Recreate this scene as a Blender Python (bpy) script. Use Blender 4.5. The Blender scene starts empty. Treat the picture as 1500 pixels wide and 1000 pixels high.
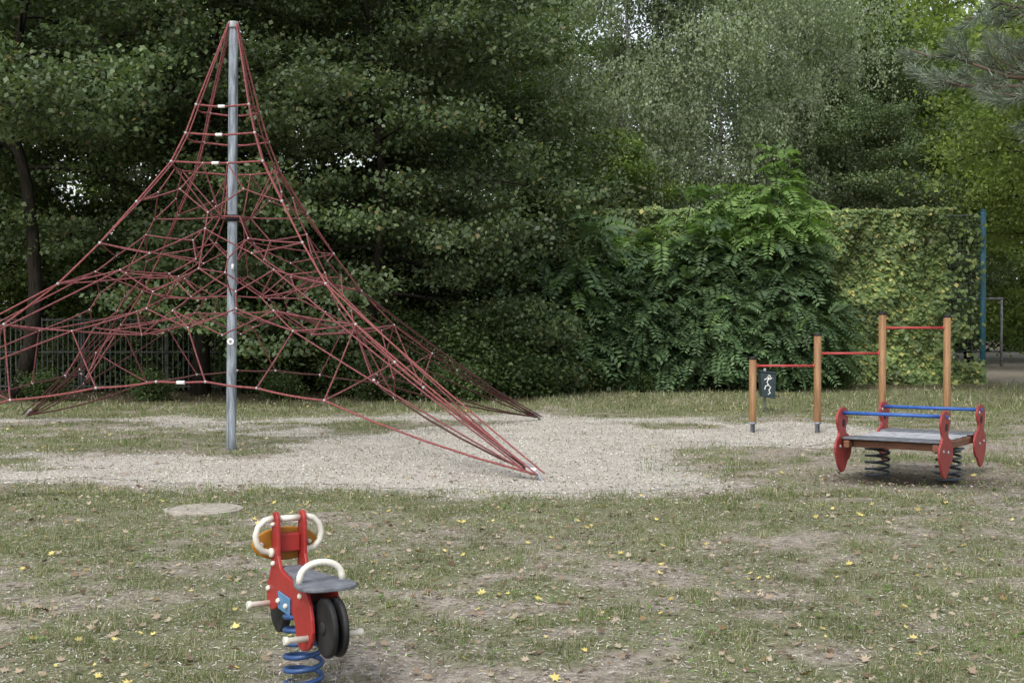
import bpy, math, random
import numpy as np
from mathutils import Vector, Matrix
R = math.radians
rng = np.random.default_rng(7)
scene = bpy.context.scene
COL = scene.collection

# ------------------------------------------------------------------ helpers
def link(o): COL.objects.link(o); return o
def tag(o, label, category, group=None, kind=None):
    o["label"] = label
    o["category"] = category
    if group: o["group"] = group
    if kind: o["kind"] = kind
    return o
def np_mesh(name, V, F, mats=(), smooth=False):
    V = np.asarray(V, dtype=np.float32); F = np.asarray(F, dtype=np.int32)
    me = bpy.data.meshes.new(name)
    n, k = F.shape
    me.vertices.add(len(V)); me.vertices.foreach_set("co", V.ravel())
    me.loops.add(n*k); me.loops.foreach_set("vertex_index", F.ravel())
    me.polygons.add(n)
    me.polygons.foreach_set("loop_start", np.arange(0, n*k, k, dtype=np.int32))
    me.polygons.foreach_set("loop_total", np.full(n, k, dtype=np.int32))
    if smooth: me.polygons.foreach_set("use_smooth", np.ones(n, dtype=bool))
    me.update(calc_edges=True)
    for m in mats: me.materials.append(m)
    return me
def obj(name, me, parent=None, loc=(0,0,0), rotz=0.0):
    o = bpy.data.objects.new(name, me)
    o.location = loc; o.rotation_euler = (0,0,rotz)
    if parent: o.parent = parent
    return link(o)
def empty(name, loc=(0,0,0), rotz=0.0):
    o = bpy.data.objects.new(name, None)
    o.location = loc; o.rotation_euler = (0,0,rotz); o.empty_display_size = .3
    return link(o)

class MB:
    def __init__(s): s.v=[]; s.f=[]
    def tube(s, path, r, n=8, closed=False, cap=True):
        P=[Vector(p) for p in path]; m=len(P)
        rr = r if hasattr(r,'__len__') else [r]*m
        base=len(s.v); t0=None; up=None
        for i in range(m):
            if closed: t=(P[(i+1)%m]-P[i-1])
            else: t=(P[min(i+1,m-1)]-P[max(i-1,0)])
            if t.length<1e-9: t=Vector((0,0,1))
            t.normalize()
            if up is None:
                a=Vector((0,0,1)) if abs(t.z)<.9 else Vector((1,0,0))
                up=(a-t*a.dot(t)).normalized()
            else:
                up=up-t*up.dot(t)
                if up.length<1e-6: up=t.orthogonal()
                up.normalize()
            b=t.cross(up)
            for k in range(n):
                a=2*math.pi*k/n
                s.v.append(tuple(P[i]+(up*math.cos(a)+b*math.sin(a))*rr[i]))
        for i in range(m if closed else m-1):
            j=(i+1)%m
            for k in range(n):
                k2=(k+1)%n
                s.f.append((base+i*n+k, base+i*n+k2, base+j*n+k2, base+j*n+k))
        if cap and not closed:
            s.f.append(tuple(base+k for k in range(n))[::-1])
            s.f.append(tuple(base+(m-1)*n+k for k in range(n)))
    def box(s, c, size, rotz=0, taper=1.0):
        b=len(s.v); M=Matrix.Rotation(rotz,3,'Z')
        for dz in(-.5,.5):
            k=taper if dz>0 else 1
            for dx,dy in((-.5,-.5),(.5,-.5),(.5,.5),(-.5,.5)):
                p=M@Vector((dx*size[0]*k,dy*size[1]*k,dz*size[2]))
                s.v.append((c[0]+p.x,c[1]+p.y,c[2]+p.z))
        for q in((3,2,1,0),(4,5,6,7),(0,1,5,4),(1,2,6,5),(2,3,7,6),(3,0,4,7)):
            s.f.append(tuple(b+i for i in q))
    def prism(s, outline, a0, a1, plane='xz'):
        b=len(s.v); n=len(outline)
        for a in(a0,a1):
            for (p,q) in outline:
                if plane=='xz': s.v.append((p,a,q))
                elif plane=='yz': s.v.append((a,p,q))
                else: s.v.append((p,q,a))
        s.f.append(tuple(b+i for i in range(n))[::-1]); s.f.append(tuple(b+n+i for i in range(n)))
        for i in range(n):
            j=(i+1)%n; s.f.append((b+i,b+j,b+n+j,b+n+i))
    def lathe(s, c, axis, prof, n=24):
        A=Vector(axis).normalized(); u=A.orthogonal().normalized(); w=A.cross(u); b=len(s.v); c=Vector(c)
        for (r,h) in prof:
            for k in range(n):
                a=2*math.pi*k/n
                s.v.append(tuple(c+A*h+(u*math.cos(a)+w*math.sin(a))*r))
        for i in range(len(prof)-1):
            for k in range(n):
                k2=(k+1)%n
                s.f.append((b+i*n+k,b+i*n+k2,b+(i+1)*n+k2,b+(i+1)*n+k))
        s.f.append(tuple(b+k for k in range(n))[::-1]); s.f.append(tuple(b+(len(prof)-1)*n+k for k in range(n)))
    def obj(s, name, mat, parent=None, smooth=False, bevel=0, loc=(0,0,0), rotz=0):
        me=bpy.data.meshes.new(name); me.from_pydata(s.v,[],s.f); me.validate()
        import bmesh
        bm=bmesh.new(); bm.from_mesh(me); bmesh.ops.recalc_face_normals(bm,faces=bm.faces); bm.to_mesh(me); bm.free()
        me.materials.append(mat)
        if smooth:
            me.polygons.foreach_set("use_smooth",[len(p.vertices)<=4 for p in me.polygons])
        o=obj(name,me,parent,loc,rotz)
        if bevel:
            m=o.modifiers.new('bevel','BEVEL'); m.width=bevel; m.segments=2; m.limit_method='ANGLE'; m.angle_limit=R(40)
        return o

# value noise
_g={}
def vn(x,y,s,seed=0):
    if seed not in _g: _g[seed]=np.random.default_rng(1000+seed).random((256,256))
    G=_g[seed]; X=np.asarray(x)/s+37.3; Y=np.asarray(y)/s+91.7
    xi=np.floor(X).astype(int); yi=np.floor(Y).astype(int); fx=X-xi; fy=Y-yi
    fx=fx*fx*(3-2*fx); fy=fy*fy*(3-2*fy)
    a=G[xi%256,yi%256]; b=G[(xi+1)%256,yi%256]; c=G[xi%256,(yi+1)%256]; d=G[(xi+1)%256,(yi+1)%256]
    return (a*(1-fx)+b*fx)*(1-fy)+(c*(1-fx)+d*fx)*fy
def fbm(x,y,s,seed=0,o=4):
    t=0;w=0
    for i in range(o):
        t=t+vn(x,y,s/2**i,seed+i)*.55**i; w+=.55**i
    return t/w
def sstep(a,b,x): t=np.clip((x-a)/(b-a),0,1); return t*t*(3-2*t)

# ------------------------------------------------------------------ materials
def nt(name):
    m=bpy.data.materials.new(name); m.use_nodes=True; t=m.node_tree
    return m,t,t.nodes,t.links,t.nodes['Principled BSDF']
def pmat(name,c1,c2,scale=12,rough=.55,metal=0,bump=.15,stretch=(1,1,1),lo=.35,hi=.65,spec=.4):
    m,t,N,L,b=nt(name)
    tc=N.new('ShaderNodeTexCoord'); mp=N.new('ShaderNodeMapping'); mp.inputs['Scale'].default_value=stretch
    L.new(tc.outputs['Object'],mp.inputs[0])
    n=N.new('ShaderNodeTexNoise'); n.inputs['Scale'].default_value=scale; n.inputs['Detail'].default_value=7; n.inputs['Roughness'].default_value=.65
    L.new(mp.outputs[0],n.inputs['Vector'])
    r=N.new('ShaderNodeValToRGB'); r.color_ramp.elements[0].position=lo; r.color_ramp.elements[1].position=hi
    r.color_ramp.elements[0].color=(*c1,1); r.color_ramp.elements[1].color=(*c2,1)
    L.new(n.outputs['Fac'],r.inputs[0]); L.new(r.outputs[0],b.inputs['Base Color'])
    b.inputs['Roughness'].default_value=rough; b.inputs['Metallic'].default_value=metal
    b.inputs['Specular IOR Level'].default_value=spec
    if bump:
        bp=N.new('ShaderNodeBump'); bp.inputs['Strength'].default_value=bump; bp.inputs['Distance'].default_value=.01
        L.new(n.outputs['Fac'],bp.inputs['Height']); L.new(bp.outputs[0],b.inputs['Normal'])
    return m
def leafmat(name,stops,trans=.35,clump=.6,lo=.55,hi=1.35,rough=.5,spec=.35,objvar=0.0):
    m,t,N,L,b=nt(name)
    g=N.new('ShaderNodeNewGeometry'); r=N.new('ShaderNodeValToRGB')
    cr=r.color_ramp
    cr.elements[0].position=stops[0][0]; cr.elements[0].color=(*stops[0][1],1)
    cr.elements[1].position=stops[-1][0]; cr.elements[1].color=(*stops[-1][1],1)
    for p,c in stops[1:-1]:
        e=cr.elements.new(p); e.color=(*c,1)
    L.new(g.outputs['Random Per Island'],r.inputs[0])
    tc=N.new('ShaderNodeTexCoord'); n=N.new('ShaderNodeTexNoise'); n.inputs['Scale'].default_value=clump; n.inputs['Detail'].default_value=3
    L.new(tc.outputs['Object'],n.inputs['Vector'])
    mr=N.new('ShaderNodeMapRange'); mr.inputs['From Min'].default_value=.3; mr.inputs['From Max'].default_value=.7
    mr.inputs['To Min'].default_value=lo; mr.inputs['To Max'].default_value=hi
    L.new(n.outputs['Fac'],mr.inputs['Value'])
    fac=mr.outputs[0]
    if objvar:
        oi=N.new('ShaderNodeObjectInfo'); m2=N.new('ShaderNodeMapRange'); m2.inputs['To Min'].default_value=1-objvar; m2.inputs['To Max'].default_value=1+objvar
        L.new(oi.outputs['Random'],m2.inputs['Value']); mm=N.new('ShaderNodeMath'); mm.operation='MULTIPLY'
        L.new(fac,mm.inputs[0]); L.new(m2.outputs[0],mm.inputs[1]); fac=mm.outputs[0]
    vm=N.new('ShaderNodeVectorMath'); vm.operation='SCALE'
    L.new(r.outputs[0],vm.inputs[0]); L.new(fac,vm.inputs['Scale'])
    L.new(vm.outputs[0],b.inputs['Base Color']); b.inputs['Roughness'].default_value=rough
    b.inputs['Specular IOR Level'].default_value=spec
    if trans:
        tr=N.new('ShaderNodeBsdfTranslucent'); vm2=N.new('ShaderNodeVectorMath'); vm2.operation='MULTIPLY'
        vm2.inputs[1].default_value=(1.4,1.55,.7); L.new(vm.outputs[0],vm2.inputs[0]); L.new(vm2.outputs[0],tr.inputs['Color'])
        mx=N.new('ShaderNodeMixShader'); mx.inputs[0].default_value=trans
        L.new(b.outputs[0],mx.inputs[1]); L.new(tr.outputs[0],mx.inputs[2]); L.new(mx.outputs[0],N['Material Output'].inputs['Surface'])
    return m

M_bark=pmat('bark',(.009,.008,.006),(.032,.027,.021),6,.95,bump=.8,stretch=(3,3,.6),spec=.1)
M_birchbark=pmat('birch_bark',(.05,.045,.04),(.30,.29,.27),5,.8,bump=.4,stretch=(1,1,4),lo=.4,hi=.6)
M_pinebark=pmat('pine_bark',(.05,.035,.025),(.14,.10,.07),9,.9,bump=.8)
M_maple=leafmat('maple_leaf',[(0,(.052,.080,.038)),(.5,(.088,.124,.055)),(.95,(.125,.165,.072)),(1,(.19,.15,.07))],trans=.32,lo=.5,hi=1.45,objvar=.2)
M_maple2=leafmat('lime_leaf',[(0,(.085,.13,.035)),(.6,(.145,.20,.058)),(1,(.21,.265,.085))],trans=.45,objvar=.1)
M_oak=leafmat('oak_leaf',[(0,(.11,.155,.045)),(.6,(.18,.24,.065)),(1,(.27,.32,.10))],trans=.45,objvar=.1)
M_birch=leafmat('birch_leaf',[(0,(.17,.21,.135)),(.6,(.25,.30,.19)),(1,(.34,.39,.25))],trans=.4,clump=.5,lo=.5,hi=1.3,objvar=.12)
M_aila=leafmat('pinnate_leaf',[(0,(.055,.10,.048)),(.6,(.095,.155,.068)),(1,(.14,.21,.088))],trans=.3,clump=.5,lo=.5,hi=1.35,objvar=.12)
M_ailb=leafmat('bright_pinnate_leaf',[(0,(.11,.19,.055)),(.6,(.165,.265,.08)),(1,(.23,.34,.11))],trans=.35,clump=.5,lo=.85,hi=1.2)
M_ivy=leafmat('ivy_leaf',[(0,(.075,.12,.042)),(.6,(.13,.185,.06)),(.88,(.19,.24,.075)),(.96,(.33,.32,.10)),(1,(.44,.40,.14))],trans=.12,clump=1.1,lo=.5,hi=1.4)
M_shrub=leafmat('shrub_leaf',[(0,(.045,.075,.03)),(.6,(.075,.115,.04)),(1,(.12,.165,.055))],trans=.3,clump=.8,objvar=.15)
M_needle=leafmat('pine_needle',[(0,(.075,.10,.075)),(.6,(.13,.16,.12)),(1,(.22,.25,.19))],trans=.1,clump=2,lo=.8,hi=1.2)
M_blade=leafmat('grass_blade',[(0,(.09,.13,.042)),(.48,(.145,.182,.068)),(.62,(.21,.212,.12)),(.84,(.34,.31,.22)),(1,(.48,.44,.35))],trans=.25,clump=.9,lo=.65,hi=1.25,rough=.8,spec=.1)
M_weed=leafmat('weed_leaf',[(0,(.07,.13,.03)),(1,(.15,.23,.06))],trans=.25,clump=1,rough=.7,spec=.2)
M_litter=leafmat('fallen_leaf',[(0,(.09,.058,.036)),(.35,(.20,.145,.10)),(.7,(.42,.35,.26)),(.90,(.16,.10,.06)),(.955,(.50,.41,.13)),(1,(.64,.54,.20))],trans=.1,clump=3,lo=.8,hi=1.2,rough=.75,spec=.15)
M_chip=leafmat('gravel_chip',[(0,(.28,.255,.22)),(.4,(.42,.39,.34)),(.8,(.54,.51,.45)),(1,(.68,.64,.57))],trans=0,clump=1,lo=.9,hi=1.05,rough=.9,spec=.1)

def ground_mat(name,gravel_only=False):
    m,t,N,L,b=nt(name)
    tc=N.new('ShaderNodeTexCoord')
    def noise(s,d=8,r=.7):
        n=N.new('ShaderNodeTexNoise'); n.inputs['Scale'].default_value=s; n.inputs['Detail'].default_value=d; n.inputs['Roughness'].default_value=r
        L.new(tc.outputs['Object'],n.inputs['Vector']); return n
    def ramp(src,st):
        r=N.new('ShaderNodeValToRGB'); cr=r.color_ramp
        cr.elements[0].position=st[0][0]; cr.elements[0].color=(*st[0][1],1); cr.elements[1].position=st[-1][0]; cr.elements[1].color=(*st[-1][1],1)
        for p,c in st[1:-1]: e=cr.elements.new(p); e.color=(*c,1)
        L.new(src,r.inputs[0]); return r
    def mix(f,a,bb,mode='MIX'):
        x=N.new('ShaderNodeMix'); x.data_type='RGBA'; x.blend_type=mode
        if isinstance(f,float): x.inputs[0].default_value=f
        else: L.new(f,x.inputs[0])
        L.new(a,x.inputs[6]); L.new(bb,x.inputs[7]); return x.outputs[2]
    n1=noise(60,3,.75); n2=noise(9); n3=noise(1.3); n4=noise(22,6)
    grav=ramp(n1.outputs['Fac'],[(.3,(.23,.21,.18)),(.45,(.40,.37,.325)),(.6,(.51,.48,.425)),(.72,(.66,.625,.56))])
    gdark=ramp(n3.outputs['Fac'],[(.32,(.76,.75,.74)),(.6,(1,1,1))])
    gcol=mix(1.0,grav.outputs[0],gdark.outputs[0],'MULTIPLY')
    if gravel_only: final=gcol
    else:
        soil=ramp(n2.outputs['Fac'],[(.3,(.16,.136,.112)),(.5,(.285,.25,.212)),(.7,(.42,.38,.33))])
        sp=ramp(n4.outputs['Fac'],[(.36,(.44,.40,.36)),(.5,(1,1,1)),(.66,(1.0,.98,.9)),(.75,(1.7,1.6,1.5))])
        soil2=mix(1.0,soil.outputs[0],sp.outputs[0],'MULTIPLY')
        gr=ramp(n4.outputs['Fac'],[(.3,(.06,.07,.034)),(.5,(.14,.15,.076)),(.7,(.26,.255,.16))])
        a=N.new('ShaderNodeAttribute'); a.attribute_name='grass'
        ma=N.new('ShaderNodeMath'); ma.operation='MULTIPLY_ADD'; L.new(n4.outputs['Fac'],ma.inputs[0]); ma.inputs[1].default_value=1.4
        ms=N.new('ShaderNodeMath'); ms.operation='SUBTRACT'; L.new(a.outputs['Fac'],ms.inputs[0]); ms.inputs[1].default_value=.72
        L.new(ms.outputs[0],ma.inputs[2]); ma.use_clamp=True
        c=mix(ma.outputs[0],soil2,gr.outputs[0])
        a2=N.new('ShaderNodeAttribute'); a2.attribute_name='gravel'
        m2=N.new('ShaderNodeMath'); m2.operation='MULTIPLY_ADD'; L.new(n2.outputs['Fac'],m2.inputs[0]); m2.inputs[1].default_value=2.6
        s2=N.new('ShaderNodeMath'); s2.operation='MULTIPLY_ADD'; L.new(a2.outputs['Fac'],s2.inputs[0]); s2.inputs[1].default_value=2.6; s2.inputs[2].default_value=-2.2
        L.new(s2.outputs[0],m2.inputs[2]); m2.use_clamp=True
        c=mix(m2.outputs[0],c,gcol)
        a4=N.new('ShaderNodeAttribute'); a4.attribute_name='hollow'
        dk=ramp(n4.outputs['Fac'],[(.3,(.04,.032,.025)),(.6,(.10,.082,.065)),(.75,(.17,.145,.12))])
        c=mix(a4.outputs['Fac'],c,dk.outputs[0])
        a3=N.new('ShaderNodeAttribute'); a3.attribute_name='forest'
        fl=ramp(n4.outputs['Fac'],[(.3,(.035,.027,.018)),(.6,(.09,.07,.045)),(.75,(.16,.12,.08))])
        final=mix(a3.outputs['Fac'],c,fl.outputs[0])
    L.new(final,b.inputs['Base Color']); b.inputs['Roughness'].default_value=.95; b.inputs['Specular IOR Level'].default_value=.1
    bp=N.new('ShaderNodeBump'); bp.inputs['Strength'].default_value=.8; bp.inputs['Distance'].default_value=.012 if gravel_only else .028
    L.new(n1.outputs['Fac'] if gravel_only else n4.outputs['Fac'],bp.inputs['Height']); L.new(bp.outputs[0],b.inputs['Normal'])
    return m

# ------------------------------------------------------------------ ground
POLY=np.array([(-14,13.2),(-9,12.9),(-5.17,12.76),(-3.05,12.54),(-1.31,12.13),(-.32,11.79),(1.27,11.79),(1.95,12.1),(2.1,12.9),(1.95,14.3),(1.9,15.4),(2.3,16.3),(3.2,16.9),(4.4,16.7),(5.5,17.6),(5.9,19),(5.4,21.2),(3.03,22.2),(1.21,22.4),(.52,23.7),(-1.94,23.6),(-3.76,22.3),(-9.1,22.2),(-14,21)])
def sdist(x,y,P=POLY):
    x=np.asarray(x,float);y=np.asarray(y,float); d=np.full(x.shape,1e9); ins=np.zeros(x.shape,bool)
    n=len(P)
    for i in range(n):
        ax,ay=P[i]; bx,by=P[(i+1)%n]; ex,ey=bx-ax,by-ay
        t=np.clip(((x-ax)*ex+(y-ay)*ey)/(ex*ex+ey*ey),0,1)
        d=np.minimum(d,np.hypot(x-ax-t*ex,y-ay-t*ey))
        if ay!=by: ins^=((ay>y)!=(by>y))&(x<(bx-ax)*(y-ay)/(by-ay)+ax)
    return np.where(ins,d,-d)
def gravel_f(x,y):
    s=sdist(x,y)
    s=s+(fbm(x,y,1.4,3)-.5)*2.0
    nz=(fbm(x,y,1.0,9)-.5)
    for (cx,cy,rx,ry) in((-5.9,17.2,2.6,2.0),(-9.2,20.4,5.0,1.7),(-6.5,15.2,1.6,.8),(-3.0,20.8,2.4,1.2),(2.6,20.8,1.3,.8),(-10.5,16.5,2.2,1.6)):
        p=1-np.sqrt(((x-cx)/rx)**2+((y-cy)/ry)**2)+nz*2.6
        s=np.minimum(s,(.12-p)*1.5)
    return np.clip(s*.9+.5,0,1)
def worn_f(x,y):
    e=1.3-np.sqrt(((x-4.4)/1.5)**2+((y-13.6)/1.5)**2)+(fbm(x,y,.9,43)-.5)*.9
    e2=1.1-np.sqrt(((x-5.6)/2.6)**2+((y-17)/1.6)**2)+(fbm(x,y,.9,44)-.5)*.9
    e3=.75-np.hypot((x+.92)/.5,(y-5.62)/.5)+(fbm(x,y,.4,45)-.5)*.9
    return np.clip(np.maximum(np.maximum(e,e2*.8),e3)*1.3,0,1)
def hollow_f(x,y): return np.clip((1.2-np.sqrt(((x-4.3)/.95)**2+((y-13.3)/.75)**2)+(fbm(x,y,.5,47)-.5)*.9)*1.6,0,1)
def grass_f(x,y):
    g=fbm(x,y,1.3,21); g2=fbm(x,y,.30,31)
    base=.53+.14*sstep(20,27,y)+.15*np.exp(-((y-11.4)/.8)**2)*(x<4)
    v=sstep(.36,.61,g*.45+g2*.55+(base-.5))
    bare=np.exp(-(((x+.35)/1.5)**2+((y-9.8)/.8)**2))*.45+np.exp(-(((x-2.6)/1.6)**2+((y-8.9)/.8)**2))*.2+np.exp(-(((x+2.6)/1.0)**2+((y-7.6)/.7)**2))*.25
    v=np.clip(v-bare-worn_f(x,y)*.75,0,1)*(1-.85*sstep(33,38,y))
    return v*(1-gravel_f(x,y)*.93)
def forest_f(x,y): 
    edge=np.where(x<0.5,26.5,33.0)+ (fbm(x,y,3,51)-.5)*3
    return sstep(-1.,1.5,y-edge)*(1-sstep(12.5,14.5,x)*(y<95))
def gz(x,y): return .05*(fbm(x,y,2.2,61,3)-.5)+.018*(vn(x,y,.35,71)-.5)-.08*np.exp(-(((x-4.3)/.6)**2+((y-13.4)/.5)**2))
xs=np.concatenate([[-600,-300,-150,-80,-45,-30,-22],np.arange(-16,11.01,.09),[12,13.5,15,18,22,30,45,80,150,300,600]])
ys=np.concatenate([[-300,-100,-30,-10,0,3],np.arange(4.5,26.01,.09),np.arange(26.3,42,.4),[44,48,55,65,80,110,160,300,700,1200]])
GX,GY=np.meshgrid(xs,ys); gx=GX.ravel(); gy=GY.ravel()
nx=len(xs); ny=len(ys)
idx=np.arange(nx*ny).reshape(ny,nx)
F=np.stack([idx[:-1,:-1],idx[:-1,1:],idx[1:,1:],idx[1:,:-1]],-1).reshape(-1,4)
V=np.stack([gx,gy,gz(gx,gy)],1)
me=np_mesh('ground',V,F,[ground_mat('ground_soil_and_grass')],True)
GR=gravel_f(gx,gy); GS=grass_f(gx,gy)
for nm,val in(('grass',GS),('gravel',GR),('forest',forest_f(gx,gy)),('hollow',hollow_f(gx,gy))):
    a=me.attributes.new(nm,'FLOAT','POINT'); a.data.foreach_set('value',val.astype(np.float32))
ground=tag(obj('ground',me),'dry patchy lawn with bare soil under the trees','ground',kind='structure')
fc=GR[F].min(1)
ok=(fc>.88)&(V[F][:,:,0].max(1)<10.5)&(V[F][:,:,0].min(1)>-16)&(V[F][:,:,1].max(1)<26)
Fs=F[ok]; used=np.unique(Fs); remap=-np.ones(len(V),int); remap[used]=np.arange(len(used))
V2=V[used].copy(); V2[:,2]+=.005
me=np_mesh('gravel_area',V2,remap[Fs],[ground_mat('pale_gravel',True)],True)
tag(obj('gravel_area',me),'pale fine gravel bed under the rope pyramid','gravel',kind='structure')

# ---- blades, chips, litter
def sample(n,y0,y1,fall=1.0,margin=.6):
    y=y0+(y1-y0)*rng.random(n)**fall
    x=(rng.random(n)*2-1)*(y*.43+margin)
    return x,y
def blades(x,y,h,w):
    n=len(x); az=rng.random(n)*6.283; lean=rng.random(n)*1.3
    z=gz(x,y)-.003
    d=np.stack([np.cos(az),np.sin(az)],1); s=np.stack([-d[:,1],d[:,0]],1)
    B=np.stack([x,y],1)
    V=np.zeros((n,4,3))
    V[:,0,:2]=B-s*w[:,None]/2; V[:,1,:2]=B+s*w[:,None]/2
    V[:,0,2]=z; V[:,1,2]=z
    V[:,2,:2]=B+d*(h*lean)[:,None]+s*w[:,None]*.1; V[:,3,:2]=B+d*(h*lean)[:,None]-s*w[:,None]*.1
    V[:,2,2]=z+h*(1-.35*lean); V[:,3,2]=z+h*(1-.35*lean)
    return V.reshape(-1,3)
def quadF(n): return np.arange(4*n).reshape(-1,4)
parts=[]
for (n,y0,y1,h0,h1,w0,fall) in((490000,5.0,12.5,.012,.05,.0037,1.0),(330000,11.5,26,.02,.07,.008,.9),(60000,24,38,.04,.13,.018,1.0)):
    x,y=sample(n,y0,y1,fall)
    g=grass_f(x,y); tuft=sstep(.4,.8,vn(x,y,.2,81))*.6+sstep(.45,.85,vn(x,y,.07,83))*.7
    k=rng.random(n)<(g**1.3*(.25+.9*tuft)+.04)*(1-.8*hollow_f(x,y)); x=x[k];y=y[k];g=g[k];tuft=tuft[k]
    if y0>20:
        k=rng.random(len(x))<1-.8*forest_f(x,y); x=x[k];y=y[k];g=g[k];tuft=tuft[k]
    h=(h0+(h1-h0)*rng.random(len(x))**1.7)*(.4+1.1*tuft)
    parts.append(blades(x,y,h,w0*(.6+.8*rng.random(len(x)))))
V=np.concatenate(parts); 
tag(obj('grass',np_mesh('grass',V,quadF(len(V)//4),[M_blade])),'short dry and green grass blades of the lawn','grass',kind='stuff')
print('blades',len(V)//4)
def flat_leaves(x,y,size,shape,tilt=.5,lift=.012):
    n=len(x); K=len(shape); az=rng.random(n)*6.283
    S=np.array(shape); c,s=np.cos(az),np.sin(az)
    sz=size[:,None]
    lx=S[None,:,0]*sz; ly=S[None,:,1]*sz
    tx=(rng.random(n)-.5)*2*tilt; ty=(rng.random(n)-.5)*2*tilt; curl=(rng.random(n))*.9/size
    lz=lx*tx[:,None]+ly*ty[:,None]+curl[:,None]*(lx**2+ly**2)*.8
    lz-=lz.min(1)[:,None]
    V=np.stack([x[:,None]+lx*c[:,None]-ly*s[:,None], y[:,None]+lx*s[:,None]+ly*c[:,None], gz(x,y)[:,None]+lift*rng.random(n)[:,None]+.004+lz],-1)
    return V.reshape(-1,3),np.arange(n*K).reshape(n,K)
star=[(0,-.5),(.12,-.22),(.42,-.28),(.25,0),(.5,.15),(.2,.2),(0,.55),(-.2,.2),(-.5,.15),(-.25,0),(-.42,-.28),(-.12,-.22)]
x,y=sample(10500,5.2,14,.85); k=rng.random(len(x))<(1-.8*gravel_f(x,y)); x,y=x[k],y[k]
V1,F1=flat_leaves(x,y,.013+.047*rng.random(len(x))**2.4,star)
x,y=sample(6500,13,34,.8); k=rng.random(len(x))<(1-.93*gravel_f(x,y)); x,y=x[k],y[k]
Vb,Fb=flat_leaves(x,y,.024+.052*rng.random(len(x))**2,star)
tag(obj('fallen_leaves',np_mesh('fallen_leaves',np.concatenate([V1,Vb]),np.concatenate([F1,Fb+len(V1)]),[M_litter])),'brown and yellow fallen leaves scattered on the lawn','leaves',kind='stuff')
x,y=sample(90000,5.0,13,.9); k=rng.random(len(x))<(1-gravel_f(x,y)); x,y=x[k],y[k]
bit=[(-.5,-.12),(.5,-.1),(.5,.12),(-.5,.1)]
V1,F1=flat_leaves(x,y,.006+.021*rng.random(len(x))**2.4,bit,.3,.006)
tag(obj('straw_bits',np_mesh('straw_bits',V1,F1,[M_chip])),'straw and wood crumbs lying between the grass','straw',kind='stuff')
x,y=sample(130000,11.0,24.5,.8); k=gravel_f(x,y)+(rng.random(len(x))-.5)*1.1>.5; x,y=x[k],y[k]
chip=[(-.5,-.4),(.45,-.5),(.5,.4),(-.4,.5)]
V1,F1=flat_leaves(x,y,.008+.012*rng.random(len(x)),chip,.5,.003); V1[:,2]+=.002
tag(obj('gravel_stones',np_mesh('gravel_stones',V1,F1,[M_chip])),'loose pale stones lying on the gravel bed','gravel',kind='stuff')
x,y=sample(46000,5.2,24,.8); pm=sstep(.60,.78,vn(x,y,.55,131)*.5+vn(x,y,.18,133)*.5)*(1-gravel_f(x,y)); k=rng.random(len(x))<pm; x,y=x[k],y[k]
oval=[(0,-.5),(.22,-.2),(.22,.2),(0,.5),(-.22,.2),(-.22,-.2)]
V1,F1=flat_leaves(x,y,.015+.022*rng.random(len(x)),oval,.7,.025)
tag(obj('lawn_weeds',np_mesh('lawn_weeds',V1,F1,[M_weed])),'small fresh green weed patches in the lawn','weeds',kind='stuff')

# ------------------------------------------------------------------ leaves
def unit(a): return a/np.maximum(np.linalg.norm(a,axis=1,keepdims=True),1e-9)
def leaf_quads(C,D,Nn,L,W):
    S=unit(np.cross(D,Nn)); L=np.asarray(L)[:,None]; W=np.asarray(W)[:,None]
    V=np.stack([C, C+D*L*.42+S*W/2, C+D*L, C+D*L*.42-S*W/2],1)
    return V.reshape(-1,3)

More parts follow.
